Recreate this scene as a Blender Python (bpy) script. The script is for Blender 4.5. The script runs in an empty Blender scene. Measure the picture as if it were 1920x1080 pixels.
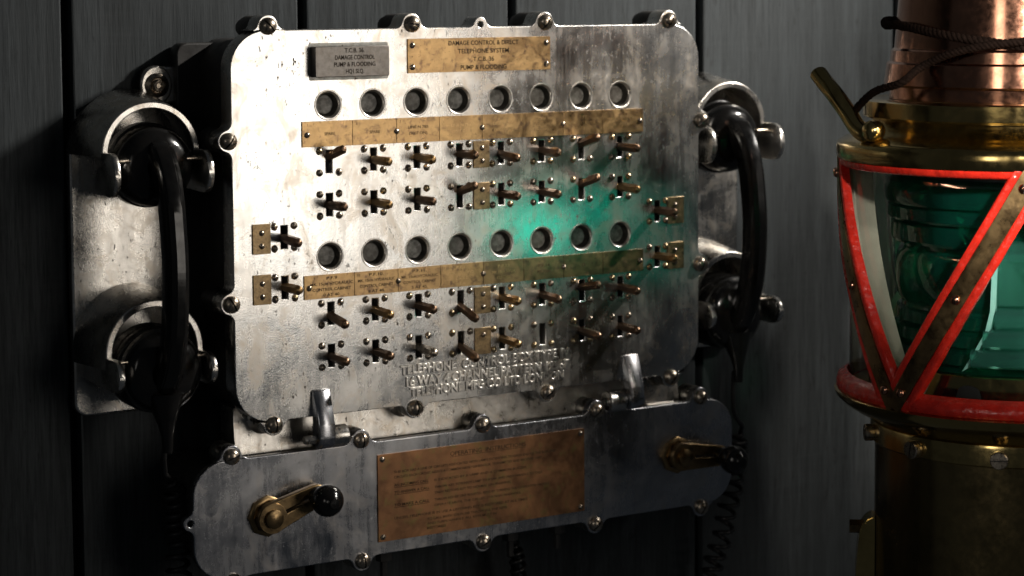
import bpy, bmesh, math, random
from mathutils import Vector, Matrix
random.seed(7)
S = 0.001                                   # everything below is in millimetres; S brings it to metres
scene = bpy.context.scene
col = scene.collection
PI = math.pi

# ------------------------------------------------------------------ camera
CR = Matrix(((0.8568348, 0.0473922, -0.5134083), (-0.5155512, 0.0663809, -0.8542836), (-0.0064059, 0.9966682, 0.0813106)))
CP = Vector((-1109.18, -1909.33, 110.26))
FPX, CY = 4000.0, 312.15
cam = bpy.data.cameras.new('camera')
camo = bpy.data.objects.new('camera', cam)
col.objects.link(camo)
camo.matrix_world = Matrix.Translation(CP * S) @ CR.to_4x4()
cam.sensor_width = 36.0
cam.lens = FPX / 1920 * 36
cam.shift_y = -(540 - CY) / 1920
cam.clip_start, cam.clip_end = 0.05, 60
cam.dof.use_dof = True
cam.dof.focus_distance = 2.02
cam.dof.aperture_fstop = 7.0
scene.camera = camo

def at(px, py, Y=0.0):
    """point (mm) of the plane at depth Y that photo pixel px, py shows"""
    d = CR @ Vector(((px - 960) / FPX, -(py - CY) / FPX, -1))
    return CP + d * ((Y - CP.y) / d.y)

# ------------------------------------------------------------------ world and lamps
w = bpy.data.worlds.new('World'); scene.world = w; w.use_nodes = True
bg = w.node_tree.nodes['Background']
bg.inputs[0].default_value = (0.55, 0.62, 0.7, 1); bg.inputs[1].default_value = 0.035
scene.view_settings.view_transform = 'Standard'
scene.view_settings.look = 'None'
scene.view_settings.exposure = 0.0
scene.view_settings.gamma = 1.0

def aim(o, target):
    o.rotation_euler = (Vector(target) * S - o.location).to_track_quat('-Z', 'Y').to_euler()
def area(name, loc, target, sx, sy, watt, colr, spread=PI):
    l = bpy.data.lights.new(name, 'AREA'); l.shape = 'RECTANGLE'; l.size = sx * S; l.size_y = sy * S
    l.energy = watt; l.color = colr; l.spread = spread
    o = bpy.data.objects.new(name, l); col.objects.link(o); o.location = Vector(loc) * S; aim(o, target); return o
def spot(name, loc, target, watt, colr, cone, blend, rad):
    l = bpy.data.lights.new(name, 'SPOT'); l.energy = watt; l.color = colr
    l.spot_size = math.radians(cone); l.spot_blend = blend; l.shadow_soft_size = rad * S
    o = bpy.data.objects.new(name, l); col.objects.link(o); o.location = Vector(loc) * S; aim(o, target); return o
area('window_light', (620, -1950, 60), (-150, 0, -40), 620, 1060, 7.2, (1.0, 0.92, 0.82))
spot('key_light', (600, -1850, 850), (470, -250, 60), 100, (1.0, 0.90, 0.79), 27, 1.0, 70)
spot('side_light', (1700, -800, 1200), (250, 100, 255), 440, (1.0, 0.95, 0.88), 33, 1.0, 60)
spot('lantern_fill', (230, -2000, 520), (410, -390, -90), 230, (1.0, 0.90, 0.79), 14.5, .7, 60)  # added spot shining on the lantern only; the lantern itself is unlit
spot('front_light', (-400, -1830, 470), (390, -380, -100), 240, (1.0, 0.92, 0.83), 14.5, .7, 60)  # second added spot, narrowed to the lantern's camera side
area('right_fill', (1500, -1900, 420), (200, 0, 0), 700, 800, .75, (1.0, 0.93, 0.85))  # added area lamp that silvers the cover's upper right, no real window
area('brass_fill', (-2700, -2350, 700), (372, -368, 0), 500, 1700, .42, (1.0, 0.94, 0.85), math.radians(28))  # added dim lamp for the lantern brass to reflect, no real source

# ------------------------------------------------------------------ materials
def new_mat(name):
    m = bpy.data.materials.new(name); m.use_nodes = True
    nt = m.node_tree; nt.nodes.clear()
    out = nt.nodes.new('ShaderNodeOutputMaterial'); b = nt.nodes.new('ShaderNodeBsdfPrincipled')
    nt.links.new(b.outputs[0], out.inputs[0])
    return m, nt, b, out
class NB:
    def __init__(s, nt): s.nt = nt; s.co = None
    def n(s, t, **k):
        o = s.nt.nodes.new(t)
        for a, v in k.items(): setattr(o, a, v)
        return o
    def link(s, a, b): s.nt.links.new(a, b)
    def coords(s, scale=(1, 1, 1), rot=(0, 0, 0)):
        if s.co is None: s.co = s.n('ShaderNodeTexCoord')
        mp = s.n('ShaderNodeMapping'); mp.inputs['Scale'].default_value = scale; mp.inputs['Rotation'].default_value = rot
        s.link(s.co.outputs['Object'], mp.inputs['Vector']); return mp.outputs[0]
    def noise(s, scale, detail=4, rough=.55, stretch=(1, 1, 1), dist=0, rot=(0, 0, 0)):
        t = s.n('ShaderNodeTexNoise'); t.inputs['Scale'].default_value = scale; t.inputs['Detail'].default_value = detail
        t.inputs['Roughness'].default_value = rough; t.inputs['Distortion'].default_value = dist
        s.link(s.coords(stretch, rot), t.inputs['Vector']); return t.outputs[0]
    def voro(s, scale, stretch=(1, 1, 1), feature='F1'):
        t = s.n('ShaderNodeTexVoronoi', feature=feature); t.inputs['Scale'].default_value = scale
        s.link(s.coords(stretch), t.inputs['Vector']); return t.outputs['Distance']
    def ramp(s, f, stops):
        r = s.n('ShaderNodeValToRGB'); e = r.color_ramp.elements
        while len(e) < len(stops): e.new(0.5)
        for i, (p, c) in enumerate(stops):
            e[i].position = p; e[i].color = c if len(c) == 4 else (*c, 1)
        s.link(f, r.inputs[0]); return r.outputs[0]
    def mapr(s, f, a, b, c, d):
        r = s.n('ShaderNodeMapRange'); r.inputs[1].default_value = a; r.inputs[2].default_value = b
        r.inputs[3].default_value = c; r.inputs[4].default_value = d
        s.link(f, r.inputs[0]); return r.outputs[0]
    def mix(s, f, a, b, mode='MIX'):
        r = s.n('ShaderNodeMix', data_type='RGBA', blend_type=mode)
        for sock, v in ((r.inputs[0], f), (r.inputs[6], a), (r.inputs[7], b)):
            if hasattr(v, 'links') or hasattr(v, 'is_linked'): s.link(v, sock)
            elif isinstance(v, (int, float)): sock.default_value = v
            else: sock.default_value = (*v, 1) if len(v) == 3 else v
        return r.outputs[2]
    def math(s, op, a, b=0.0):
        r = s.n('ShaderNodeMath', operation=op)
        for i, v in enumerate((a, b)):
            if isinstance(v, (int, float)): r.inputs[i].default_value = v
            else: s.link(v, r.inputs[i])
        return r.outputs[0]
    def bump(s, h, strength, dist, prev=None):
        r = s.n('ShaderNodeBump'); r.inputs['Strength'].default_value = strength; r.inputs['Distance'].default_value = dist
        s.link(h, r.inputs['Height'])
        if prev is not None: s.link(prev, r.inputs['Normal'])
        return r.outputs[0]

def cast_metal(name, light, dark, r0, r1, pits=1.0, patch=11, bumps=1.0, seed_rot=0.0):
    """worn polished casting: cloudy patches, brush marks, pits with grime"""
    m, nt, b, out = new_mat(name); q = NB(nt)
    big = q.noise(patch, 7, .62, (1, 1, 1.25), .6, (0, seed_rot, 0))
    med = q.noise(patch * 6, 5, .6)
    brush = q.noise(70, 4, .6, (4.5, 1, .45), .3)
    fine = q.noise(900, 3, .6)
    speck = q.noise(300, 3, .55, (1, 1, .55))
    pit = q.ramp(speck, [(.665 - .02 * pits, (0, 0, 0)), (.70, (1, 1, 1))])
    zone = q.ramp(q.noise(patch * 2.2, 4, .6), [(.46, (0, 0, 0)), (.60, (1, 1, 1))])
    pitm = q.math('MULTIPLY', pit, zone)
    stain = q.ramp(q.noise(patch * 2.6, 6, .68, (1, 1, .8), 1.2, (.3, .5, .2)), [(.50, (0, 0, 0)), (.68, (1, 1, 1))])
    streak = q.noise(24, 5, .6, (2.2, 1, .28), .4)
    base = q.mix(q.ramp(big, [(.36, (0, 0, 0)), (.62, (1, 1, 1))]), dark, light)
    base = q.mix(q.mapr(med, .45, .75, 0, .40), base, [c * .66 for c in dark])
    base = q.mix(q.math('MULTIPLY', stain, .55 * min(1, pits)), base, (light[0] * .74, light[1] * .63, light[2] * .50))
    base = q.mix(q.mapr(streak, .52, .72, 0, .22), base, (dark[0] * .8, dark[1] * .9, dark[2] * .95))
    base = q.mix(q.math('MULTIPLY', pitm, .9 * min(1, pits)), base, (.07, .05, .035))
    q.link(base, b.inputs['Base Color'])
    rr = q.mapr(big, .32, .68, r0, r1)
    rr = q.math('ADD', rr, q.mapr(brush, .3, .7, -.03, .03))
    rr = q.math('ADD', rr, q.mapr(streak, .35, .7, .05, -.05))
    rr = q.math('ADD', rr, q.math('MULTIPLY', stain, .10))
    rr = q.math('ADD', rr, q.math('MULTIPLY', pitm, .35))
    q.link(rr, b.inputs['Roughness'])
    b.inputs['Metallic'].default_value = 1.0
    sand = q.noise(420, 3, .6)
    n1 = q.bump(med, .13 * bumps, .0006)
    n2 = q.bump(brush, .02 * bumps, .0003, n1)
    n4 = q.bump(sand, .07 * bumps, .0004, n2)
    n3 = q.bump(q.math('SUBTRACT', fine, q.math('MULTIPLY', pitm, 1.6)), .17 * bumps, .00035, n4)
    q.link(n3, b.inputs['Normal'])
    return m
def patina(name, c1, c2, c3, r0, r1, scale=28, specks=1.0, bumps=1.0, metallic=1.0):
    """brass, bronze or copper with tarnish clouds and dark flecks"""
    m, nt, b, out = new_mat(name); q = NB(nt)
    a = q.noise(scale, 6, .6, (1, 1, 1), .8)
    c = q.noise(scale * 3.1, 5, .6, (1, 1, 1), .4)
    sp = q.ramp(q.noise(420, 2, .5), [(.68, (0, 0, 0)), (.74, (1, 1, 1))])
    base = q.mix(q.ramp(a, [(.35, (0, 0, 0)), (.62, (1, 1, 1))]), c1, c2)
    base = q.mix(q.ramp(c, [(.52, (0, 0, 0)), (.72, (1, 1, 1))]), base, c3)
    base = q.mix(q.math('MULTIPLY', sp, .75 * specks), base, (.05, .035, .02))
    q.link(base, b.inputs['Base Color'])
    rr = q.math('ADD', q.mapr(a, .3, .7, r1, r0), q.mapr(q.noise(160, 3), .3, .7, -.04, .05))
    q.link(rr, b.inputs['Roughness']); b.inputs['Metallic'].default_value = metallic
    n1 = q.bump(c, .18 * bumps, .0007)
    n2 = q.bump(q.noise(800, 3), .12 * bumps, .0003, n1)
    q.link(n2, b.inputs['Normal'])
    return m
def paint(name, c1, c2, r0, r1, scale=60, bumps=1.0, dist=.0012, metallic=0.0, spec=.5):
    m, nt, b, out = new_mat(name); q = NB(nt)
    a = q.noise(scale, 5, .6, (1, 1, 1), .5)
    q.link(q.mix(q.ramp(a, [(.38, (0, 0, 0)), (.66, (1, 1, 1))]), c1, c2), b.inputs['Base Color'])
    q.link(q.mapr(q.noise(scale * 1.7, 4), .3, .7, r0, r1), b.inputs['Roughness'])
    b.inputs['Metallic'].default_value = metallic; b.inputs['Specular IOR Level'].default_value = spec
    q.link(q.bump(q.noise(scale * 1.5, 4, .55), .5 * bumps, dist), b.inputs['Normal'])
    return m

M = {}
M['lid'] = cast_metal('polished aluminium', (.80, .775, .735), (.55, .555, .55), .18, .31, 1.3)
M['cast'] = cast_metal('rough cast aluminium', (.80, .77, .72), (.46, .44, .41), .18, .34, .8, 16, 1.6, .7)
M['castdark'] = cast_metal('grimy cast aluminium', (.62, .59, .55), (.27, .26, .24), .22, .40, 1.0, 20, 1.8, .4)
M['dull'] = cast_metal('dull plate aluminium', (.52, .52, .53), (.33, .34, .37), .20, .32, .6, 9, .8, 1.9)
M['rim'] = cast_metal('bright worn rim', (.86, .82, .76), (.62, .59, .55), .25, .38, .3, 30, .8)
M['shadow'] = paint('shade-black casting', (.018, .017, .016), (.03, .028, .026), .35, .6, 30)  # black casting whose colour also holds the shade behind the cover
M['well'] = paint('grimy lens glass', (.12, .115, .10), (.40, .39, .36), .35, .6, 170, 1.2, .0006)
M['wellwall'] = paint('dark bore', (.035, .033, .03), (.09, .085, .075), .3, .5, 150, .6, .0006, .6)  # bore walls darker than the window floor
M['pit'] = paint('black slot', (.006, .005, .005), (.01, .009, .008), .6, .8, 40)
M['steel'] = patina('screw steel', (.50, .44, .36), (.34, .28, .22), (.20, .155, .11), .20, .36, 150, .5, .6)
M['screwbrass'] = patina('screw brass', (.62, .50, .30), (.46, .36, .22), (.25, .19, .12), .22, .36, 150, .5, .6)
M['slot'] = paint('dark screw slot', (.012, .01, .008), (.02, .017, .014), .5, .7, 90)
M['brass'] = patina('tarnished brass plate', (.54, .355, .165), (.33, .215, .105), (.15, .095, .065), .26, .44, 48, 1.6, 1.4)
M['brass2'] = patina('shaded brass strip', (.33, .225, .11), (.22, .15, .082), (.13, .09, .062), .28, .46, 42, 1.4, 1.3)  # darker copy of the plate brass, light fall-off put into the colour
M['tabbrass'] = patina('worn brass tab', (.34, .24, .125), (.21, .15, .085), (.11, .075, .05), .28, .48, 130, 1.5, 1.6)
M['bronze'] = patina('dark bronze lever', (.25, .16, .10), (.165, .105, .068), (.10, .062, .042), .28, .42, 60, .3, .5)
M['leverbrass'] = patina('worn brass lever', (.48, .32, .14), (.34, .21, .10), (.18, .11, .06), .26, .40, 60, .3, .5)
M['copperplate'] = patina('copper instruction plate', (.40, .20, .095), (.25, .13, .07), (.26, .19, .075), .32, .50, 26, .7)
M['dirt'] = paint('caked brown dirt', (.10, .075, .05), (.16, .125, .09), .6, .8, 200, .8, .0004)
M['ink'] = paint('black letter fill', (.014, .010, .007), (.03, .021, .014), .75, .9, 200, .3, .0004, 0, .08)
M['worntext'] = patina('worn bright letters', (.62, .42, .20), (.50, .33, .16), (.35, .23, .12), .3, .4, 90, .1, .2)
M['fadedtext'] = paint('faded letters', (.045, .028, .016), (.10, .062, .032), .7, .9, 220, .3, .0004, 0, .1)
M['blockface'] = cast_metal('engraved dark metal', (.21, .195, .18), (.12, .11, .10), .30, .44, .5, 40, 1.0)
M['grime'] = cast_metal('grimy casting edge', (.34, .34, .32), (.20, .205, .195), .34, .5, 1.0, 60, 1.2)
M['bakelite'] = paint('black bakelite', (.004, .004, .004), (.007, .0065, .006), .10, .24, 55, .22, .0005, 0, .4)
M['cord'] = paint('black rubber cord', (.008, .008, .008), (.014, .013, .012), .28, .45, 80, .4)
M['lbrass'] = patina('polished lantern brass', (.56, .42, .17), (.42, .31, .12), (.28, .20, .08), .10, .21, 12, .3, .5)
M['lbrassdark'] = patina('dark lantern brass', (.30, .22, .10), (.25, .185, .085), (.19, .14, .065), .15, .26, 12, .4, .4)
M['barbrass'] = patina('brown bar brass', (.28, .19, .09), (.17, .115, .055), (.10, .065, .035), .24, .38, 30, .7, .7)
M['crank'] = patina('dull crank brass', (.33, .225, .11), (.22, .15, .075), (.13, .09, .05), .26, .40, 40, .7, .7)
M['copper'] = patina('chimney copper', (.52, .26, .165), (.42, .205, .13), (.32, .155, .10), .11, .20, 8, .3, .2)
M['red'] = paint('thick red paint', (.50, .020, .010), (.34, .013, .007), .14, .34, 75, 1.0, .0030)
M['cream'] = paint('cream paint', (.66, .64, .52), (.60, .58, .47), .4, .55, 60, .5)
M['rope'] = paint('brown braided flex', (.005, .003, .0022), (.010, .006, .0045), .85, .95, 400, 1.0, .0006, 0, .03)

nt_ = M['well'].node_tree; q_ = NB(nt_); oi_ = q_.n('ShaderNodeObjectInfo'); bs_ = [n for n in nt_.nodes if n.type == 'BSDF_PRINCIPLED'][0]
src_ = bs_.inputs['Base Color'].links[0].from_socket
q_.link(q_.mix(q_.mapr(oi_.outputs['Random'], 0, 1, 0, .55), src_, (.09, .075, .055)), bs_.inputs['Base Color'])
def glass_pane():
    m, nt, b, out = new_mat('lantern glass'); nt.nodes.remove(b); q = NB(nt)
    tr = q.n('ShaderNodeBsdfTransparent'); tr.inputs[0].default_value = (.93, .96, .94, 1)
    gl = q.n('ShaderNodeBsdfGlossy'); gl.inputs['Roughness'].default_value = .05
    fr = q.n('ShaderNodeFresnel'); fr.inputs[0].default_value = 1.45
    fac = q.math('ADD', q.math('MULTIPLY', fr.outputs[0], .8), q.mapr(q.noise(500, 2), .70, .78, 0, .12))
    mx = q.n('ShaderNodeMixShader'); q.link(fac, mx.inputs[0]); q.link(tr.outputs[0], mx.inputs[1]); q.link(gl.outputs[0], mx.inputs[2])
    q.link(mx.outputs[0], out.inputs[0]); return m
M['glass'] = glass_pane()
def lens_mat(name, tint, body, trans, rough, coat, diff):
    """thick coloured glass: clear part, inner glow of scattered light, polished skin"""
    m, nt, b, out = new_mat(name); nt.nodes.remove(b); q = NB(nt)
    tr = q.n('ShaderNodeBsdfTransparent'); tr.inputs[0].default_value = (*tint, 1)
    tl = q.n('ShaderNodeBsdfTranslucent'); tl.inputs[0].default_value = (*body, 1)
    df = q.n('ShaderNodeBsdfDiffuse'); df.inputs[0].default_value = (*body, 1)
    sc_ = q.n('ShaderNodeMixShader'); sc_.inputs[0].default_value = diff; q.link(tl.outputs[0], sc_.inputs[1]); q.link(df.outputs[0], sc_.inputs[2]); tl = sc_
    gl = q.n('ShaderNodeBsdfGlossy'); gl.inputs['Roughness'].default_value = rough
    fr = q.n('ShaderNodeFresnel'); fr.inputs[0].default_value = 1.52
    fac = q.ramp(q.noise(16, 4, .5, (1, 1, .25), .8), [(.35, (trans,) * 3), (.7, (min(1, trans + .25),) * 3)])
    a = q.n('ShaderNodeMixShader'); q.link(fac, a.inputs[0]); q.link(tl.outputs[0], a.inputs[1]); q.link(tr.outputs[0], a.inputs[2])
    mx = q.n('ShaderNodeMixShader'); q.link(q.math('ADD', fr.outputs[0], coat), mx.inputs[0]); q.link(a.outputs[0], mx.inputs[1]); q.link(gl.outputs[0], mx.inputs[2])
    q.link(mx.outputs[0], out.inputs[0]); return m
M['lens'] = lens_mat('dark green lens glass', (.10, .62, .44), (.02, .50, .36), .62, .06, .02, .12)
M['prism'] = lens_mat('teal prism glass', (.50, .88, .76), (.10, .40, .33), .50, .06, .10, .35)
M['lenscore'] = lens_mat('clear inner lens glass', (.75, .95, .88), (.02, .45, .33), .86, .05, .02, .5)
M['frost'] = paint('frosted teal glass edge', (.16, .40, .36), (.22, .47, .42), .5, .7, 60, .6)

def plank_mat():
    m, nt, b, out = new_mat('stained blue-grey timber'); q = NB(nt)
    oi = q.n('ShaderNodeObjectInfo')
    tc = q.n('ShaderNodeTexCoord'); off = q.n('ShaderNodeVectorMath', operation='ADD')
    q.link(tc.outputs['Object'], off.inputs[0])
    sc_ = q.n('ShaderNodeVectorMath', operation='SCALE'); sc_.inputs[0].default_value = (3.1, 1.7, 5.3)
    q.link(oi.outputs['Random'], sc_.inputs['Scale']); q.link(sc_.outputs[0], off.inputs[1])
    def nz(scale, stretch, detail=5, rough=.6, dist=0.):
        mp = q.n('ShaderNodeMapping'); mp.inputs['Scale'].default_value = stretch; q.link(off.outputs[0], mp.inputs[0])
        t = q.n('ShaderNodeTexNoise'); t.inputs['Scale'].default_value = scale; t.inputs['Detail'].default_value = detail
        t.inputs['Roughness'].default_value = rough; t.inputs['Distortion'].default_value = dist
        q.link(mp.outputs[0], t.inputs['Vector']); return t.outputs[0]
    ring = nz(60, (1, 1, .035), 4, .55, .25)
    fib = nz(320, (1, 1, .06), 5, .7)
    saw = nz(200, (.05, 1, 1), 3, .6)
    cloud = nz(7, (1, 1, .6), 5, .6)
    fleck = nz(150, (1, 1, .25), 3, .6)
    c = q.mix(q.ramp(ring, [(.36, (0, 0, 0)), (.64, (1, 1, 1))]), (.0185, .0222, .0240), (.041, .048, .052))
    c = q.mix(q.mapr(fib, .42, .66, 0, .8), c, (.011, .0130, .0138))
    c = q.mix(q.mapr(saw, .52, .78, 0, .12), c, (.062, .072, .077))
    c = q.mix(q.ramp(fleck, [(.62, (0, 0, 0)), (.72, (1, 1, 1))]), c, (.010, .011, .011))
    c = q.mix(q.mapr(cloud, .35, .65, 0, .7), c, (.027, .0318, .0343))
    mp = q.n('ShaderNodeMapping'); mp.inputs['Scale'].default_value = (1.0, 1, .72); q.link(off.outputs[0], mp.inputs[0])
    vr = q.n('ShaderNodeTexVoronoi'); vr.inputs['Scale'].default_value = 3.6; q.link(mp.outputs[0], vr.inputs['Vector'])
    kd = q.math('ADD', vr.outputs['Distance'], q.mapr(fleck, .3, .7, -.03, .03))
    c = q.mix(q.ramp(kd, [(.0, (1, 1, 1)), (.045, (.7,) * 3), (.075, (.1,) * 3), (.10, (.45,) * 3), (.14, (0, 0, 0))]), c, (.013, .013, .012))
    q.link(c, b.inputs['Base Color']); b.inputs['Specular IOR Level'].default_value = .25
    q.link(q.mapr(fib, .3, .7, .55, .8), b.inputs['Roughness'])
    n1 = q.bump(ring, .45, .0016); n2 = q.bump(fib, .5, .0009, n1); n3 = q.bump(saw, .08, .0005, n2)
    q.link(n3, b.inputs['Normal']); return m
M['plank'] = plank_mat()

# ------------------------------------------------------------------ mesh helpers (mm in, metres out)
def finish(name, bm, mats, parent=None, loc=None, smooth=35):
    me = bpy.data.meshes.new(name)
    bmesh.ops.recalc_face_normals(bm, faces=bm.faces)
    bmesh.ops.scale(bm, vec=(S, S, S), verts=bm.verts)
    bm.to_mesh(me); bm.free()
    return link(name, me, mats, parent, loc, smooth)
def link(name, me, mats, parent=None, loc=None, smooth=35):
    if not isinstance(mats, (list, tuple)): mats = [mats]
    if not me.materials:
        for m in mats: me.materials.append(m)
        me.shade_smooth()
        me.set_sharp_from_angle(angle=math.radians(smooth))
        for pl_ in me.polygons:
            if abs(pl_.normal.y) > .9995: pl_.use_smooth = False
    o = bpy.data.objects.new(name, me); col.objects.link(o)
    if loc is not None: o.location = Vector(loc) * S
    if parent is not None: o.parent = parent
    return o
def thing(name, label, cat, loc=(0, 0, 0), group=None):
    o = bpy.data.objects.new(name, None); col.objects.link(o); o.location = Vector(loc) * S; o.empty_display_size = .02
    o['label'] = label; o['category'] = cat
    if group: o['group'] = group
    return o
def bm_from_curve(c, y0, depth):
    """2-D curve or text lying in x,z with its front at Y = y0"""
    o = bpy.data.objects.new('outline', c)
    me = bpy.data.meshes.new_from_object(o)
    bm = bmesh.new(); bm.from_mesh(me)
    bpy.data.objects.remove(o); bpy.data.meshes.remove(me); bpy.data.curves.remove(c)
    for v in bm.verts: v.co = Vector((v.co.x, y0 + depth / 2 - v.co.z, v.co.y))
    bmesh.ops.remove_doubles(bm, verts=bm.verts, dist=.004)
    return bm
def slab(outline, holes, y0, depth, bevel=0.0, bres=2):
    c = bpy.data.curves.new('outline', 'CURVE'); c.dimensions = '2D'; c.fill_mode = 'BOTH'
    for pts in [outline] + list(holes):
        s = c.splines.new('POLY'); s.points.add(len(pts) - 1); s.use_cyclic_u = True
        for p, (x, z) in zip(s.points, pts): p.co = (x, z, 0, 1)
    c.extrude = depth / 2 - bevel; c.bevel_depth = bevel; c.bevel_resolution = bres; c.offset = -bevel
    return bm_from_curve(c, y0, depth)
def arc(cx, cz, r, a0, a1, n):
    return [(cx + r * math.cos(math.radians(a0 + (a1 - a0) * i / n)), cz + r * math.sin(math.radians(a0 + (a1 - a0) * i / n))) for i in range(n + 1)]
def circle(cx, cz, r, n=28): return arc(cx, cz, r, 0, 360, n)[:-1]
def rect(x0, z0, x1, z1): return [(x0, z0), (x1, z0), (x1, z1), (x0, z1)]
def lobe(c, r, q, n=8):
    d = math.sqrt((r + q) ** 2 - (c - q) ** 2)
    a = math.degrees(math.atan2(c - q, d))              # from fillet centre towards the lobe centre
    left = arc(-d, q, q, -90, a, 4)
    right = [(-x, z) for x, z in reversed(left)]
    top = arc(0, c, r, 180 + a, -a, n)[1:-1]
    return left + top + right
def lobed_outline(x0, x1, z0, z1, rad, top=(), right=(), bottom=(), left=()):
    """clockwise outline with corner radii and screw lobes; each lobe (pos, c, r, fillet)"""
    P = []
    for p, c, r, q in sorted(top): P += [(p + u, z1 + v) for u, v in lobe(c, r, q)]
    P += arc(x1 - rad, z1 - rad, rad, 90, 0, 9)
    for p, c, r, q in sorted(right, reverse=True): P += [(x1 + v, p - u) for u, v in lobe(c, r, q)]
    P += arc(x1 - rad, z0 + rad, rad, 0, -90, 9)
    for p, c, r, q in sorted(bottom, reverse=True): P += [(p - u, z0 - v) for u, v in lobe(c, r, q)]
    P += arc(x0 + rad, z0 + rad, rad, -90, -180, 9)
    for p, c, r, q in sorted(left): P += [(x0 - v, p + u) for u, v in lobe(c, r, q)]
    P += arc(x0 + rad, z1 - rad, rad, 180, 90, 9)
    return P
def rrect(x0, z0, x1, z1, r, n=5):
    return arc(x1 - r, z1 - r, r, 90, 0, n) + arc(x1 - r, z0 + r, r, 0, -90, n) + arc(x0 + r, z0 + r, r, -90, -180, n) + arc(x0 + r, z1 - r, r, 180, 90, n)
def add_lathe(bm, prof, origin=(0, 0, 0), axis='z', n=32, mat=0, a0=0, a1=360, cap=False):
    """prof: (radius, height) pairs; height runs along axis ('z' up, 'y' into the wall)"""
    full = abs(a1 - a0) >= 360; rings = []
    for r, h in prof:
        ring = []
        for i in range(n if full else n + 1):
            a = math.radians(a0 + (a1 - a0) * i / n)
            if axis == 'z': p = (r * math.cos(a), r * math.sin(a), h)
            elif axis == 'y': p = (r * math.cos(a), h, r * math.sin(a))
            else: p = (h, r * math.cos(a), r * math.sin(a))
            ring.append(bm.verts.new(Vector(p) + Vector(origin)))
        rings.append(ring)
    for A, B in zip(rings, rings[1:]):
        for i in range(n):
            j = (i + 1) % len(A)
            f = bm.faces.new((A[i], A[j], B[j], B[i])); f.material_index = mat
    if cap or not full:
        if not full:
            for i in (0, n):
                f = bm.faces.new([R[i] for R in rings]); f.material_index = mat
    if cap and full:
        for R in (rings[0], rings[-1]):
            f = bm.faces.new(R); f.material_index = mat
    return rings
def add_box(bm, x0, x1, y0, y1, z0, z1, bev=0.0, seg=1):
    v = [bm.verts.new((x, y, z)) for x in (x0, x1) for y in (y0, y1) for z in (z0, z1)]
    fs = [bm.faces.new([v[i] for i in q]) for q in ((0, 1, 3, 2), (4, 6, 7, 5), (0, 4, 5, 1), (2, 3, 7, 6), (0, 2, 6, 4), (1, 5, 7, 3))]
    if bev:
        es = {e for f in fs for e in f.edges}
        bmesh.ops.bevel(bm, geom=list(es), offset=bev, segments=seg, profile=.5, affect='EDGES')
def add_sweep(bm, path, section, up=Vector((1, 0, 0)), scales=None, cap=True, twist=0.0):
    """section: closed list of (a, b) offsets; a runs along 'up', b along tangent x up"""
    rings = []; n = len(path)
    for i, p in enumerate(path):
        t = (path[min(i + 1, n - 1)] - path[max(i - 1, 0)]).normalized()
        A = (up - t * up.dot(t)).normalized(); B = t.cross(A)
        s = scales[i] if scales else (1, 1); s = (s, s) if isinstance(s, (int, float)) else s
        rings.append([bm.verts.new(p + A * a * s[0] + B * b * s[1]) for a, b in section])
    m = len(section)
    for R0, R1 in zip(rings, rings[1:]):
        for k in range(m): bm.faces.new((R0[k], R0[(k + 1) % m], R1[(k + 1) % m], R1[k]))
    if cap: bm.faces.new(rings[0]); bm.faces.new(rings[-1])
def ngon(r, n, a0=0): return [(r * math.cos(a0 + 2 * PI * i / n), r * math.sin(a0 + 2 * PI * i / n)) for i in range(n)]
def smooth_path(pts, n):
    """Catmull-Rom through the points"""
    P = [Vector(p) for p in pts]; P = [2 * P[0] - P[1]] + P + [2 * P[-1] - P[-2]]; out = []
    for i in range(1, len(P) - 2):
        for k in range(n):
            t = k / n; a, b, c, d = P[i - 1:i + 3]
            out.append(.5 * ((2 * b) + (c - a) * t + (2 * a - 5 * b + 4 * c - d) * t * t + (3 * b - a - 3 * c + d) * t ** 3))
    return out + [P[-2]]
def tube(bm, path, r, n=8, scales=None):
    """parallel-transported round tube"""
    rings = []; m = len(path); A = None
    for i, p in enumerate(path):
        t = (path[min(i + 1, m - 1)] - path[max(i - 1, 0)]).normalized()
        if A is None: A = t.orthogonal().normalized()
        A = (A - t * A.dot(t)).normalized(); B = t.cross(A); rr = r * (scales[i] if scales else 1)
        rings.append([bm.verts.new(p + (A * math.cos(2 * PI * k / n) + B * math.sin(2 * PI * k / n)) * rr) for k in range(n)])
    for R0, R1 in zip(rings, rings[1:]):
        for k in range(n): bm.faces.new((R0[k], R0[(k + 1) % n], R1[(k + 1) % n], R1[k]))
    bm.faces.new(rings[0]); bm.faces.new(rings[-1])
def text_bm(body, x, z, height, y0, width=None, depth=.25, align='CENTER', bevel=0.0, weight=0.0, rotz=0.0):
    """letters standing in the x,z plane; z is the baseline, height the capital height, width squeezes to fit"""
    c = bpy.data.curves.new('lettering', 'FONT'); c.body = body; c.size = height / .70; c.align_x = align
    c.extrude = max(.01, depth / 2 - bevel); c.bevel_depth = bevel; c.bevel_resolution = 1; c.resolution_u = 3; c.offset = weight
    bm = bm_from_curve(c, y0, depth)
    xs = [v.co.x for v in bm.verts]
    k = width / (max(xs) - min(xs)) if width and xs else 1
    for v in bm.verts: v.co.x *= k
    for v in bm.verts:
        v.co.x += x; v.co.z += z
    return bm
def merge(dst, src):
    me = bpy.data.meshes.new('tmp'); src.to_mesh(me); src.free(); dst.from_mesh(me); bpy.data.meshes.remove(me)

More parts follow.
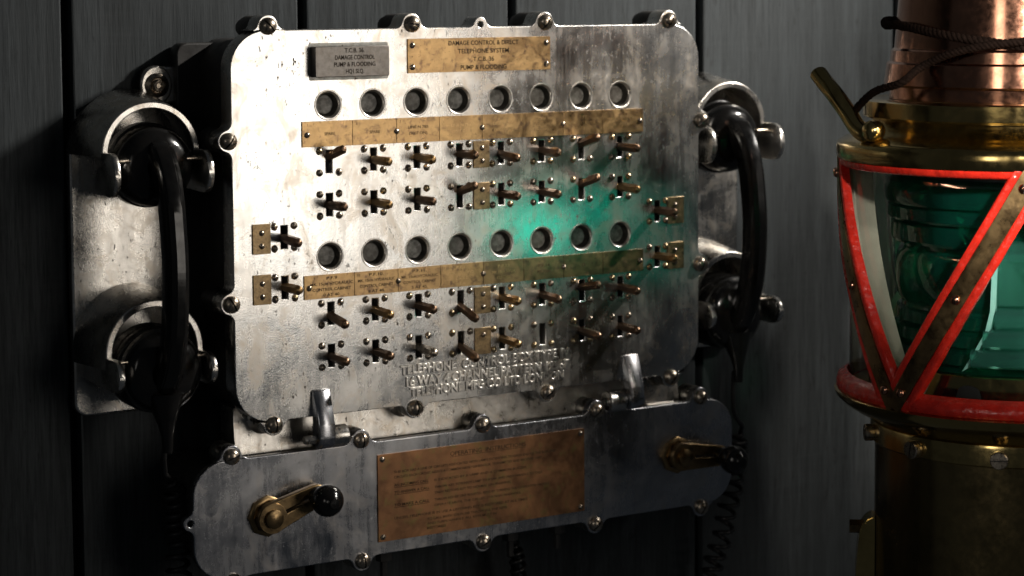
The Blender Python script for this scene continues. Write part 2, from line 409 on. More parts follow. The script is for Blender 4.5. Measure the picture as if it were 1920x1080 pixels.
# ---- shared small meshes
def screw_bm(r, h, slotw, n=18, rings=5, flat=.0):
    """domed head with a real slot, base on Y = 0, pointing to -Y; slot runs along z"""
    bm = bmesh.new()
    for sgn in (1, -1):
        b2 = bmesh.new()
        prof = [(max(.01, r * math.cos(a)), -h * (.18 + .82 * math.sin(a))) for a in [PI / 2 * i / rings for i in range(rings + 1)]]
        add_lathe(b2, [(r, 0)] + prof, axis='y', n=n)
        bmesh.ops.remove_doubles(b2, verts=b2.verts, dist=.02)
        g = list(b2.verts) + list(b2.edges) + list(b2.faces)
        res = bmesh.ops.bisect_plane(b2, geom=g, plane_co=(sgn * slotw / 2, 0, 0), plane_no=(sgn, 0, 0), clear_inner=True)
        edges = [e for e in b2.edges if e.is_boundary and abs(e.verts[0].co.x - sgn * slotw / 2) < 1e-3 and abs(e.verts[1].co.x - sgn * slotw / 2) < 1e-3]
        bmesh.ops.edgeloop_fill(b2, edges=edges)
        merge(bm, b2)
    k = len(bm.faces)
    b2 = bmesh.new(); add_lathe(b2, [(r * .95, 0), (r * .93, -h * .40), (.02, -h * .42)], axis='y', n=n)
    for f in b2.faces: f.material_index = 1
    merge(bm, b2)
    return bm
def grime_ring(bm, r):
    k = len(bm.faces); b2 = bmesh.new(); n = 18; A = []; Bq = []
    for i in range(n):
        a = 2 * PI * i / n; ro = r * (1.15 + .05 * math.sin(2 * a + 1) + .04 * math.sin(5 * a))
        A.append(b2.verts.new((r * .9 * math.cos(a), -.10, r * .9 * math.sin(a)))); Bq.append(b2.verts.new((ro * math.cos(a), -.06, ro * math.sin(a))))
    for i in range(n): b2.faces.new((A[i], A[(i + 1) % n], Bq[(i + 1) % n], Bq[i])).material_index = 2
    merge(bm, b2); return bm
def mesh_of(bm, name, mats, smooth=35):
    me = bpy.data.meshes.new(name); bmesh.ops.recalc_face_normals(bm, faces=bm.faces)
    bmesh.ops.scale(bm, vec=(S, S, S), verts=bm.verts); bm.to_mesh(me); bm.free()
    for m in mats: me.materials.append(m)
    me.shade_smooth(); me.set_sharp_from_angle(angle=math.radians(smooth)); return me
SCREW = {k: mesh_of(grime_ring(screw_bm(3.35, 2.9, .8), 3.35), 'fixing_screw', [M[k], M['slot'], M['dirt']]) for k in ('steel', 'screwbrass')}
BIGSCREW = mesh_of(screw_bm(8.6, 8.2, 1.7, 26, 7), 'cover_screw', [M['steel'], M['slot']])
RIVET = mesh_of(grime_ring(screw_bm(2.6, 2.0, .7, 14, 4), 2.6), 'plate_screw', [M['steel'], M['slot'], M['dirt']])
def put_screw(me, name, parent, x, y, z, rot=None, scale=1.0):
    o = bpy.data.objects.new(name, me); col.objects.link(o); o.parent = parent; o.location = Vector((x, y, z)) * S
    o.rotation_euler = (0, random.uniform(0, PI) if rot is None else rot, 0); o.scale = (scale,) * 3
    return o

# ------------------------------------------------------------------ timber wall
WY = 115.0
wall = bpy.data.objects.new('wall', None); col.objects.link(wall); wall.location = Vector((0, WY, -700)) * S
wall['kind'] = 'structure'; wall['label'] = 'dark blue-grey stained wall of upright timber planks'
PW = 255.2; g0 = -402.0
edges = [g0 + PW * k for k in range(-4, 4)] + [g0 + PW * 3 + 300 + 250 * k for k in range(5)]
for x0, x1 in zip(edges, edges[1:]):
    PW = x1 - x0
    bm = bmesh.new()
    gap = 5.0
    add_box(bm, x0 + gap - PW / 2 - x0, x1 - gap - x0 - PW / 2, -1.5 * random.random(), 22, -500, 1500, 2.2, 2)
    o = finish('plank', bm, M['plank'], wall); o.location = Vector((x0 + PW / 2, 0, 0)) * S
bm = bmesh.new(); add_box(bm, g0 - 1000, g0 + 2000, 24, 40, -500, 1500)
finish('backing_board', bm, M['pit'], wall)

# ------------------------------------------------------------------ telephone control box
box = thing('telephone_control_box', 'big polished aluminium telephone switch box with rows of levers and brass labels', 'control box', (0, WY, -470))
B0 = Vector((0, WY, -470))
def bpart(name, bm, mat, smooth=35, parent=None):
    """part given in world mm"""
    bmesh.ops.translate(bm, vec=-B0, verts=bm.verts)
    return finish(name, bm, mat, parent or box, None, smooth)

COLX = [49.85 * (i - 3.5) for i in range(8)]
ROWZ = [-56.5, -99.8, -209.2, -252.0]
HOLEZ = [0.0, -151.6]
# cover: one casting with lobes, bores and lever slots
top = [(-238.5, 4, 11, 8), (-79.4, 4, 11, 8), (1.5, 3, 7.5, 8), (79.6, 4, 11, 8), (238.7, 4, 11, 8)]
side = [(-32, 3.2, 11, 8), (-191.5, 3.2, 11, 8)]
bot = [(-238.5, 3.5, 11, 8), (-79.8, 3.5, 11, 8), (80.5, 3.5, 11, 8), (242, 3.5, 11, 8)]
outline = lobed_outline(-279, 279, -311.5, 75, 38, top, side, bot, side)
holes = [circle(x, z, 14.4, 30) for x in COLX for z in HOLEZ] + [circle(1.5, 77.5, 3.2, 14)]
SW = []
for r, z in enumerate(ROWZ):
    for c, x in enumerate(COLX): SW.append((x + .2, z, r, c))
for z in (-129.0, -179.3): SW += [(-224.4, z, 9, 0), (223.6, z, 9, 1)]
for x, z, r, c in SW: holes.append(rect(x - 3.4, z - 11.3, x + 3.4, z + 11.3))
bpart('front_cover', slab(outline, holes, 0, 24, .9, 2), M['lid'])
# body behind the cover
bm = slab(rrect(-272, -306, 272, 66, 30), [], 25, 84, 2.0)
for x, z in [(-238.5, 79), (-79.4, 79), (79.6, 79), (238.7, 79)]:
    add_lathe(bm, [(11.5, 23.5), (12, 26), (12, 46), (9, 58), (2, 64)], (x, 0, z - 2), 'y', 20)
for x, z in [(-281, -32), (-281, -191.5), (281, -32), (281, -191.5)]:
    add_lathe(bm, [(11.5, 23.5), (12, 26), (12, 46), (9, 58), (2, 64)], (x, 0, z), 'y', 20)
for x in (-238.5, -79.8, 80.5, 242):
    add_lathe(bm, [(11.5, 23.5), (12, 25), (14, 40), (2, 41)], (x, 0, -314), 'y', 20)
bpart('box_body', bm, M['shadow'])
# the throat between the cover and the lower compartment, left as bare casting
bm = bmesh.new()
sec = [(29, -300), (29, -315), (26.6, -331), (24.2, -347), (12, -352), (12, -366), (60, -366), (60, -300)]
L = [bm.verts.new((-269.5, y, z)) for y, z in sec]; R_ = [bm.verts.new((269.5, y, z)) for y, z in sec]
for k in range(len(sec)):
    j = (k + 1) % len(sec); bm.faces.new((L[k], L[j], R_[j], R_[k]))
bm.faces.new(L); bm.faces.new(R_)
for x in (-238.5, -79.8, 80.5, 242):
    add_lathe(bm, [(11, 20), (11.5, 24.5), (14, 27), (18, 31)], (x, 0, -314.8), 'y', 22)
bpart('body_throat', bm, M['castdark'], 50)
bm = slab(rrect(-297, -250, 297, 62, 12), [], 92, 20, 2.0)
bpart('rear_flange', bm, M['shadow'])
# mounting foot with cup washer, seen upper left
f0 = at(291, 160, 104)
for sg in (-1, 1):
    fx = abs(f0.x) * sg
    bm = slab([(fx + sg * 24 * math.cos(a) if False else fx + 17 * math.cos(a), f0.z + 20 * math.sin(a)) for a in [2 * PI * i / 22 for i in range(22)]], [], 100, 14, 2.0)
    add_box(bm, min(fx, sg * 280), max(fx, sg * 280), 101, 113, f0.z - 19, f0.z + 19, 3, 2)
    ft = bpart('mounting_foot', bm, M['cast'])
    bm = bmesh.new(); add_lathe(bm, [(12.5, 100), (12, 97.5), (8.5, 95.5), (7, 97), (6.6, 97), (6.4, 93.5), (5.5, 92), (3, 91.5), (2.2, 94), (.1, 94)], (fx, 0, f0.z), 'y', 26)
    bpart('wood_screw', bm, M['steel'], 40)
# cover screws
CS = [(-238.7, 79), (-79.4, 79), (79.6, 79), (238.7, 79), (-282.4, -32), (-282, -191.5), (282.4, -32), (281, -191.5),
      (-238.7, -315), (-79.9, -315), (80.5, -315), (242, -315)]
ROT = [-.75, -1.45, .6, .4, .65, -.5, 1.0, .3, 0, .05, .9, .6]
for (x, z), a in zip(CS, ROT): put_screw(BIGSCREW, 'cover_screw', box, x, -B0.y, z - B0.z, a)

# indicator windows: bright chamfered bezel round a deep dark bore
bm = bmesh.new()
add_lathe(bm, [(12.2, 2.6), (9.9, 10.4)], axis='y', n=30, mat=1)
add_lathe(bm, [(9.9, 10.4), (9.4, 9.2), (8.9, 9.6), (.02, 9.9)], axis='y', n=30, mat=0)
WIN = mesh_of(bm, 'indicator_window', [M['well'], M['wellwall']])
bm = bmesh.new(); add_lathe(bm, [(14.9, .5), (14.6, -.35), (14.0, -.4), (13.4, -.1), (12.3, 1.6), (12.1, 2.9), (14.4, 3.2)], axis='y', n=36)
BEZ = mesh_of(bm, 'bezel', [M['rim']], 60)
for z in HOLEZ:
    for x in COLX:
        o = bpy.data.objects.new('indicator_window', WIN); col.objects.link(o); o.parent = box
        o.location = Vector((x, 0 - B0.y, z - B0.z)) * S; o.rotation_euler = (0, random.uniform(0, 6), 0)
        e = bpy.data.objects.new('bezel', BEZ); col.objects.link(e); e.parent = o

# lever switches
bm = bmesh.new(); add_box(bm, -3.9, 3.9, 13, 15, -11.8, 11.8)  # black plate in each slot, deep shade put in as colour
WELL = mesh_of(bm, 'switch', [M['pit']])
def lever_bm():
    bm = bmesh.new()
    prof = [(3.0, 10), (3.7, 2), (4.3, -4), (4.6, -28), (4.55, -31.5), (3.7, -34), (2.0, -35.4), (.05, -35.8)]
    hexa = len(prof)
    rings = []
    for i, (r, h) in enumerate(prof):
        rr = []
        for k in range(12):
            a = PI / 6 * k
            m = r / math.cos(((a + PI / 6) % (PI / 3)) - PI / 6) * .955 if i < 5 else r
            rr.append(bm.verts.new((m * math.cos(a), h, m * math.sin(a))))
        rings.append(rr)
    for A, Bq in zip(rings, rings[1:]):
        for k in range(12): bm.faces.new((A[k], A[(k + 1) % 12], Bq[(k + 1) % 12], Bq[k]))
    bm.faces.new(rings[0]); bm.faces.new(rings[-1]); return bm
LEVER = {}
for k, mt in (('bronze', 'bronze'), ('brass', 'leverbrass'), ('steel', 'steel')):
    LEVER[k] = mesh_of(lever_bm(), 'lever', [M[mt]], 25)
ANG = {(0, 0): -16, (0, 3): -2.5, (0, 4): 4, (0, 6): -16, (1, 3): -16, (1, 6): -17, (2, 0): 8, (2, 1): 1.5, (2, 3): 16, (2, 5): 2,
       (2, 6): -11, (3, 0): 1.5, (3, 2): 2, (3, 3): 14, (3, 4): 2, (3, 6): 2.5}
BR = {(0, 1), (0, 2), (1, 1), (2, 1), (1, 7), (2, 4), (3, 4)}
for x, z, r, c in SW:
    sw = bpy.data.objects.new('switch', WELL); col.objects.link(sw); sw.parent = box; sw.location = (Vector((x, 0, z)) - B0) * S
    if (r, c) != (3, 5):
        a = ANG.get((r, c), random.uniform(-.8, .8)) if r < 9 else (3 if (c == 0 and z > -150) else -1.5)
        kind = 'steel' if (r, c) == (3, 2) else ('brass' if (r, c) in BR or (r == 9 and z < -150) else 'bronze')
        lv = bpy.data.objects.new('lever', LEVER[kind]); col.objects.link(lv); lv.parent = sw
        ar = math.radians(a); piv = Vector((0, 18, 0))
        Rm = Matrix.Rotation(ar, 3, 'X')
        lv.location = (piv - Rm @ piv) * S; lv.rotation_euler = (ar, random.choice((0, PI / 6, .2)), 0)
        lv.rotation_mode = 'YXZ'
        if kind == 'steel': lv['label'] = 'bright steel lever'
    for dx in (-10.7, 10.7):
        for dz in (-10.9, 10.9):
            if r == 9 and c == 1 and dx > 0 and dz > 0: pass
            k = 'screwbrass' if random.random() < (.15 if x < 0 else .6) else 'steel'
            put_screw(SCREW[k], 'fixing_screw', sw, dx, 0, dz)

# small brass keys between the fourth and fifth columns and beside the outer levers
def tab(x0, x1, z0, z1, screws, mat):
    bm = slab(rrect(x0, z0, x1, z1, .8, 2), [], -1.6, 1.5, .3)
    t = bpart('brass_tab', bm, mat)
    for i, (sx, sz) in enumerate(screws):
        o = put_screw(RIVET, 'plate_screw', t, sx - B0.x, -1.6 - B0.y, sz - B0.z)
for z in ROWZ:
    sc = [(1.3, z + 6.2), (1.3, z - 7.4)]
    tab(-9.0, 10.4, z - 14.4, z + 13.6, sc if z > -250 else sc[:1], M['tabbrass'])
for x in (-249.3, 246.3):
    for z in (-129.4, -179.4):
        tab(x - 9.7, x + 11.9 if x > 0 else x + 9.7, z - 14.8, z + 14.8, [(x, z + 6), (x, z - 7)], M['tabbrass'])

# brass label strips: one plate per line
def plate_text(parent, lines, mat, name='engraved_text', off=B0):
    bm = bmesh.new()
    for ln in lines: merge(bm, text_bm(*ln[0], **ln[1]))
    bmesh.ops.translate(bm, vec=-off, verts=bm.verts)
    return finish(name, bm, mat, parent, None, 30)
DIV = [-204.2, -148.4, -98.7, -49, 1.6, 51.2, 101.0, 151.0, 204]
UP = [(['SPARE'], 'fadedtext'), (['SPARE'], 'fadedtext'), (['LINE N 785', '(5007 ON)'], 'fadedtext'), (['LINE N 786', '(5007 ON)'], 'worntext'),
      (['LINE D 787', '(5007 ON)'], 'worntext'), (['LOCK K 787', 'TEL (UPR)', '(5007 ON)'], 'worntext'), (['7 P7', 'MAIN 15 CABLE', 'DATE (8)'], 'worntext'), ([], 'worntext')]
LO = [(['P.F.9', 'MK. 15cm HYDRAULIC', 'CONTROL CABINET', '0 AT 40.'], 'ink'), (['P.F.10.', 'MK. 15cm HYDRAULIC', 'CONTROL CABINET', '8 AT 48.'], 'ink'),
      (['P.F.11.', 'MK. 15cm HYDRAULIC', 'CONTROL CABINET', '5 AT 45.'], 'fadedtext'), (['P.F.12', 'MK. 15cm HYD', 'DATE D', '5 A'], 'worntext'),
      (['P.F.13', 'MK 15cm HYDR', 'CONTROL', ], 'worntext'), (['P.F.14', 'MK 15cm'], 'fadedtext'), (['15'], 'fadedtext'), ([], 'ink')]
for zt, zb, data, first in ((-15.9, -41.2, UP, 1), (-169.3, -193.2, LO, 9)):
    for i in range(8):
        x0, x1 = DIV[i] + .25, DIV[i + 1] - .25
        p = bpart('label_plate', slab(rect(x0, zb, x1, zt), [], -1.6, 1.5, .15, 1), M['brass'] if (first == 1 or i < 4) else M['brass2'])  # lower right plates take the shaded brass
        lines, mk = data[i]; tl = []
        xm = (x0 + x1) / 2 + (2.5 if i == 0 else 0)
        hh = 2.9; n = len(lines); gap = 5.6 if n == 4 else 6.2
        zz = (zt + zb) / 2 + gap * (n - 1) / 2 - hh / 2 - (0 if n > 2 else 0)
        for k, s in enumerate(lines):
            wmax = (x1 - x0) * .86
            wd = min(wmax, len(s) * 2.35)
            if s.endswith('HYDRAULIC') or s == 'CONTROL CABINET': wd = wmax * (1 if 'HYD' in s else .9)
            tl.append(((s, xm, zz - k * gap, hh, -1.72), dict(width=wd, depth=.2, weight=.07)))
        tl.append(((str(first + i), x0 + (11 if (i == 0 and first == 9) else 6 if i == 0 else 4), zt - 4.6, 2.7, -1.72), dict(depth=.2)))
        plate_text(p, tl, M[mk])
    for x in (-198.8, -98.7, 1.6, 101, 199.5): put_screw(RIVET, 'plate_screw', box, x, -1.6 - B0.y, (zt + zb) / 2 - .6 - B0.z, None, 1.05)
# title plate
p = bpart('title_plate', slab(rect(-85, 29.2, 85.4, 64), [], -1.6, 1.5, .15, 1), M['brass'])
tl = []
for k, (s, wd) in enumerate((('DAMAGE CONTROL & DIRECT', 84), ('TELEPHONE SYSTEM', 61), ('T.C.B. 36', 25), ('PUMP & FLOODING', 55))):
    tl.append(((s, 4, 56.6 - 8.4 * k, 4.6, -1.72), dict(width=wd, depth=.2, weight=.10)))
plate_text(p, tl, M['ink'])
for x in (-79.6, 80.2):
    for z in (57.4, 35.2): put_screw(RIVET, 'plate_screw', p, x, -1.6 - B0.y, z - B0.z, None, 1.1)
# raised name block
bm = slab(rrect(-193.3, 28, -111.2, 58.2, 1.0, 2), [], -11.5, 11.4, .6)
p = bpart('name_block', bm, M['blockface'])
bpart('block_seat', slab(rrect(-195, 24.6, -107, 61.6, 1.5, 2), [], -.5, .6, .2, 1), M['grime'], 35, p)
tl = []
for k, (s, wd) in enumerate((('T.C.B. 36.', 22), ('DAMAGE CONTROL', 44), ('PUMP & FLOODING', 46), ('HQ1 SLQ.', 20))):
    tl.append(((s, -150, 52.0 - 6.9 * k, 4.3, -11.7), dict(width=wd, depth=.3, weight=.10)))
plate_text(p, tl, M['ink'])
# raised cast lettering
bm = bmesh.new()
for s, x0, x1, z, h in (('TELEPHONE  CONTROL BOX TYPE. IV', -97, 108.5, -280.2, 9.4), ('16 WAY 4 CHANNEL PATTERN 12567', -90.5, 107, -292.6, 9.2), ('TELEPHONE MFG CO LTD LONDON', -86.5, 101, -303.6, 9.0)):
    t = text_bm(s, 0, 0, h, -1.75, width=(x1 - x0), depth=2.0, align='LEFT', bevel=.5, weight=.17)
    lo = min(v.co.x for v in t.verts)
    for v in t.verts: v.co.x += x0 - lo; v.co.z += z + 1.0
    merge(bm, t)
bpart('cast_lettering', bm, M['rim'], 60)

# hinges under the cover
for hx in (-187.5, 186.5):
    bm = bmesh.new()
    sec = [(-.3, -284), (-4, -285.5), (-16, -318), (-16.5, -331)] + [(-8 + 9 * math.cos(a), -334 + 9 * math.sin(a)) for a in [PI + PI * k / 7 for k in range(1, 8)]] + [(2, -326), (.5, -316), (-.4, -312)]
    hw = lambda z: 9.5 if z > -290 else 8.5
    A = [bm.verts.new((hx - hw(z), y, z)) for y, z in sec]; C_ = [bm.verts.new((hx + hw(z), y, z)) for y, z in sec]
    for k in range(len(sec)):
        j = (k + 1) % len(sec); bm.faces.new((A[k], A[j], C_[j], C_[k]))
    bm.faces.new(A); bm.faces.new(C_)
    bmesh.ops.bevel(bm, geom=[e for e in bm.edges if abs(e.verts[0].co.x - e.verts[1].co.x) < .01 or True], offset=.9, segments=1, affect='EDGES', clamp_overlap=True)
    h = bpart('hinge_arm', bm, M['dull'], 45)
    bm = bmesh.new()
    add_lathe(bm, [(.1, hx - 22), (4, hx - 22), (4.5, hx - 21), (4.5, hx - 9), ], (0, -7, -333), 'x', 6) if hx < 0 else None
    add_lathe(bm, [(3, hx + 8.8), (10.5, hx + 9), (11, hx + 10), (11, hx + 28), (8, hx + 30), (.1, hx + 31)] if hx < 0 else [(.1, hx - 29), (3, hx - 30), (3.5, hx - 32), (5, hx - 32), (5.2, hx - 29.5), (11, hx - 29), (12, hx - 28), (12, hx - 9)], (0, 2, -334), 'x', 22)
    finish_o = bpart('hinge_pin', bm, M['cast'], 40, None)

# lower compartment
lx0, lx1, lz0, lz1 = -325.5, 326, -462.5, -345
ltop = [(-284.5, 4, 10.5, 9), (-142.5, 4, 10.5, 9), (0, 4, 10.5, 9), (143, 4, 10.5, 9), (282, 4, 10.5, 9)]
lbot = [(-284.5, 4, 10.5, 9), (-142.5, 4, 10.5, 9), (0, 4, 10.5, 9), (141, 4, 10.5, 9), (283, 4, 10.5, 9)]
ol = lobed_outline(lx0, lx1, lz0, lz1, 34, ltop, [], lbot, [(-403, 3.0, 7.5, 8)])
bpart('lower_cover', slab(ol, [circle(-328.5, -403, 3.3, 14)], 0, 9, .9, 2), M['dull'])
bpart('lower_body', slab(rrect(-318, -456, 318, -352, 30), [], 9.4, 96, 2.0), M['shadow'])
bm = bmesh.new(); add_lathe(bm, [(10.5, 8.6), (11.5, 11), (11.5, 30), (6, 40), (1, 44)], (0, 0, 0), 'y', 20)
BOSS = mesh_of(bm, 'screw_boss', [M['cast']], 40)
for lst, z in ((ltop, -342), (lbot, -465)):
    for x, _, _, _ in lst:
        o = bpy.data.objects.new('screw_boss', BOSS); col.objects.link(o); o.parent = box; o.location = (Vector((x, 0, z)) - B0) * S
for i, (x, _, _, _) in enumerate(ltop): put_screw(BIGSCREW, 'cover_screw', box, x, -B0.y, -341.5 - B0.z, (1.25, 0, 1.2, .7, .4)[i], .95)
for i, (x, _, _, _) in enumerate(lbot): put_screw(BIGSCREW, 'cover_screw', box, x, -B0.y, -466 - B0.z, (.4, -.1, 1.0, .7, .4)[i], .95)
# cable glands under the lower compartment
for x in (-95, 60, 120):
    bm = bmesh.new(); add_lathe(bm, [(13, -456), (13, -468), (9, -470), (9, -482), (4, -484), (4, -500)], (x, 45, 0), 'z', 8)
    bpart('cable_gland', bm, M['shadow'], 30)  # darkened so the glands sink into shade
# instruction plate
pz0, pz1 = -449.4, -359
p = bpart('instruction_plate', slab(rect(-124.6, pz0, 126.2, pz1), [], -1.7, 1.6, .15, 1), M['copperplate'])
LN = [('OPERATING  INSTRUCTIONS', -40, -369.5, 4.4, 92), ('THIS BOX HAS A LINE OF CIRCUITS ASSOCIATED WITH LAMPS EXTENDING TO EACH END OF THE BOX AND', -106, -379.8, 2.5, 196),
      ('CIRCUITS EACH CIRCUIT ASSISTS A COMMON HAND GENERATOR, TRANSMITTER AND RECEIVER UNIT', -106, -385.2, 2.5, 178),
      ('AN INCOMING CALL', -106, -393.6, 2.8, 40), ('IS INDICATED BY A LAMP AND A COMMON BUZZER', -59, -393.6, 2.5, 112),
      ('TO ANSWER A CALL', -106, -401.2, 2.8, 41), ('THROW KEY TOWARDS LAMP TO SPEAK AND PRESS HANDLE TO TALK', -59, -401.2, 2.5, 132), ('THEN RESTORE KEY TO NORMAL ON FINISHING', -59, -407, 2.5, 92),
      ('TO MAKE A CALL', -106, -414.4, 2.8, 41), ('THROW KEY OF LINE WANTED, RING BY TURNING THE GENERATOR HANDLE', -59, -414.4, 2.5, 140), ('OPERATE UNTIL THE CALLED STATION ANSWERS', -59, -420.2, 2.5, 104),
      ('UNLESS TELEPHONE IS IN USE A LISTENING KEY IS RESTORED AT ALL TIMES', -106, -428, 2.6, 160), ('TO CALL BOTH STATIONS THROW ALL THE KEYS', -68, -433.6, 2.4, 96),
      ('AND TURN HANDLE. ALL KEYS MUST BE', -68, -438.4, 2.4, 84), ('RESTORED', -68, -443.2, 2.4, 22)]
for mk, sel in (('ink', lambda s: s[4] < 60), ('fadedtext', lambda s: s[4] >= 60)):
    tl = []
    bm = bmesh.new()
    for s, x, z, h, wd in [l for l in LN if sel(l)]:
        t = text_bm(s, 0, 0, h, -1.85, width=wd, depth=.2, align='LEFT', weight=.045)
        lo = min(v.co.x for v in t.verts)
        for v in t.verts: v.co.x += x - lo; v.co.z += z
        merge(bm, t)
        if wd in (40, 41) or h > 4: add_box(bm, x, x + wd, -1.85, -1.66, z - 1.3, z - .85)
    bmesh.ops.translate(bm, vec=-B0, verts=bm.verts)
    finish('engraved_text', bm, M[mk], p, None, 30)
for x in (-119.5, 121):
    for z in (-363.8, -444.5): put_screw(RIVET, 'plate_screw', p, x, -1.7 - B0.y, z - B0.z, None, 1.05)

# generator cranks
def crank(px, pz, ang):
    d = Vector((math.cos(ang), 0, math.sin(ang))); nrm = Vector((-d.z, 0, d.x)); o = Vector((px, 0, pz))
    bm = bmesh.new()
    add_lathe(bm, [(21, .2), (21, -2.5), (19, -4), (16.5, -4.2), (16.5, -7)], o, 'y', 8)
    add_lathe(bm, [(15.5, -15), (15, -15.8), (9.5, -16), (9.3, -19.5), (7.5, -20.5), (.1, -20.8)], o, 'y', 26)
    c = bpart('crank_handle', bm, M['crank'], 40)
    L_ = 51
    pts = [nrm * 15.5 * s + d * t for s, t in ()]
    poly = [(15.5 * math.cos(a), 15.5 * math.sin(a)) for a in [PI / 2 + PI * k / 10 for k in range(11)]] + [(L_ + 11.5 * math.cos(a), 11.5 * math.sin(a)) for a in [-PI / 2 + PI * k / 8 for k in range(9)]]
    poly = [(px + d.x * u - d.z * v, pz + d.z * u + d.x * v) for u, v in poly]
    sl = [(14, -1.6), (14, 1.6), (48, 1.6), (48, -1.6)]
    bm = slab(poly, [[(px + d.x * u - d.z * v, pz + d.z * u + d.x * v) for u, v in sl]], -15, 8, 1.0)
    bpart('crank_arm', bm, M['crank'], 40, c)
    e = o + d * L_
    bm = bmesh.new(); add_lathe(bm, [(9.5, -14), (10, -16), (10, -22), (8.5, -24)] + [(16.2 * math.sin(a), -38 + 16.2 * math.cos(a)) for a in [PI * k / 16 for k in range(2, 15)]] + [(5.5, -54.2), (5, -55), (.1, -55.2)], e, 'y', 28)
    bpart('crank_knob', bm, M['bakelite'], 40, c)
pl = at(507, 970, -8); crank(pl.x, pl.z, math.radians(19))
pr = at(1276, 855, -8); crank(pr.x, pr.z, math.radians(-5))

# ------------------------------------------------------------------ handset cradles and handsets
def cradle(cx, label):
    O = Vector((cx, WY, -310))
    t = thing('handset_cradle', label, 'handset cradle', O, 'handset cradles either side of the box')
    def p(name, bm, mat, smooth=40):
        bmesh.ops.translate(bm, vec=-O, verts=bm.verts); return finish(name, bm, mat, t, None, smooth)
    pw = 60
    out = [(cx + pw, -44)] + [(cx + pw * math.cos(a), -44 + (pw - 1) * math.sin(a)) for a in [PI * k / 20 for k in range(1, 20)]] + [(cx - pw, -44)] + arc(cx - pw + 14, -307 + 14, 14, 180, 270, 5) + arc(cx + pw - 14, -307 + 14, 14, 270, 360, 5)
    p('back_plate', slab(out, [], 103, 11.5, 2.5), M['cast'])
    for zc, leg in ((-43, 2), (-237, 14)):
        ro, ri = 50.5, 43.5
        ol = [(cx + ro, zc - leg)] + arc(cx, zc, ro, 0, 180, 28) + [(cx - ro, zc - leg), (cx - ri, zc - leg)] + arc(cx, zc, ri, 180, 0, 28) + [(cx + ri, zc - leg)]
        bm = slab(ol, [], 38, 66, 1.3, 2)
        for v in bm.verts:
            k = 1 + .20 * (v.co.y - 38) / 66
            v.co.x = cx + (v.co.x - cx) * k; v.co.z = zc + (v.co.z - zc) * (k if v.co.z > zc else 1)
        p('arch_hood', bm, M['cast'])
        # side arms: upright plates with a rounded nose
        for sg in (-1, 1):
            ax = cx + sg * 47.5; hh = 21 if leg < 10 else 15.5; az = zc - 18 if leg < 10 else zc - 17.5
            prof = [(104, az + hh - 2), (19, az + hh)] + [(19 - 17 * math.sin(a), az + hh * math.cos(a)) for a in [PI * k / 12 for k in range(1, 12)]] + [(19, az - hh), (104, az - hh + 2)]
            bm = bmesh.new()
            A = [bm.verts.new((ax - 3.2, y, z)) for y, z in prof]; C_ = [bm.verts.new((ax + 3.2, y, z)) for y, z in prof]
            for k in range(len(prof)):
                j = (k + 1) % len(prof); bm.faces.new((A[k], A[j], C_[j], C_[k]))
            bm.faces.new(A); bm.faces.new(C_)
            bmesh.ops.bevel(bm, geom=[e for e in bm.edges], offset=.8, segments=1, affect='EDGES', clamp_overlap=True)
            p('side_arm', bm, M['cast'], 45)
            bm = bmesh.new(); add_lathe(bm, [(.1, -12), (2.2, -11.5), (2.2, 8), (1.2, 10), (1.2, 12)], (ax - sg * 12, 20, az + 13), 'x', 12)
            p('locating_pin', bm, M['steel'], 40)
    return t
cradle(-346.5, 'aluminium handset cradle with two arched hoods left of the switch box')
cradle(351, 'aluminium handset cradle partly hidden behind the right edge of the switch box')

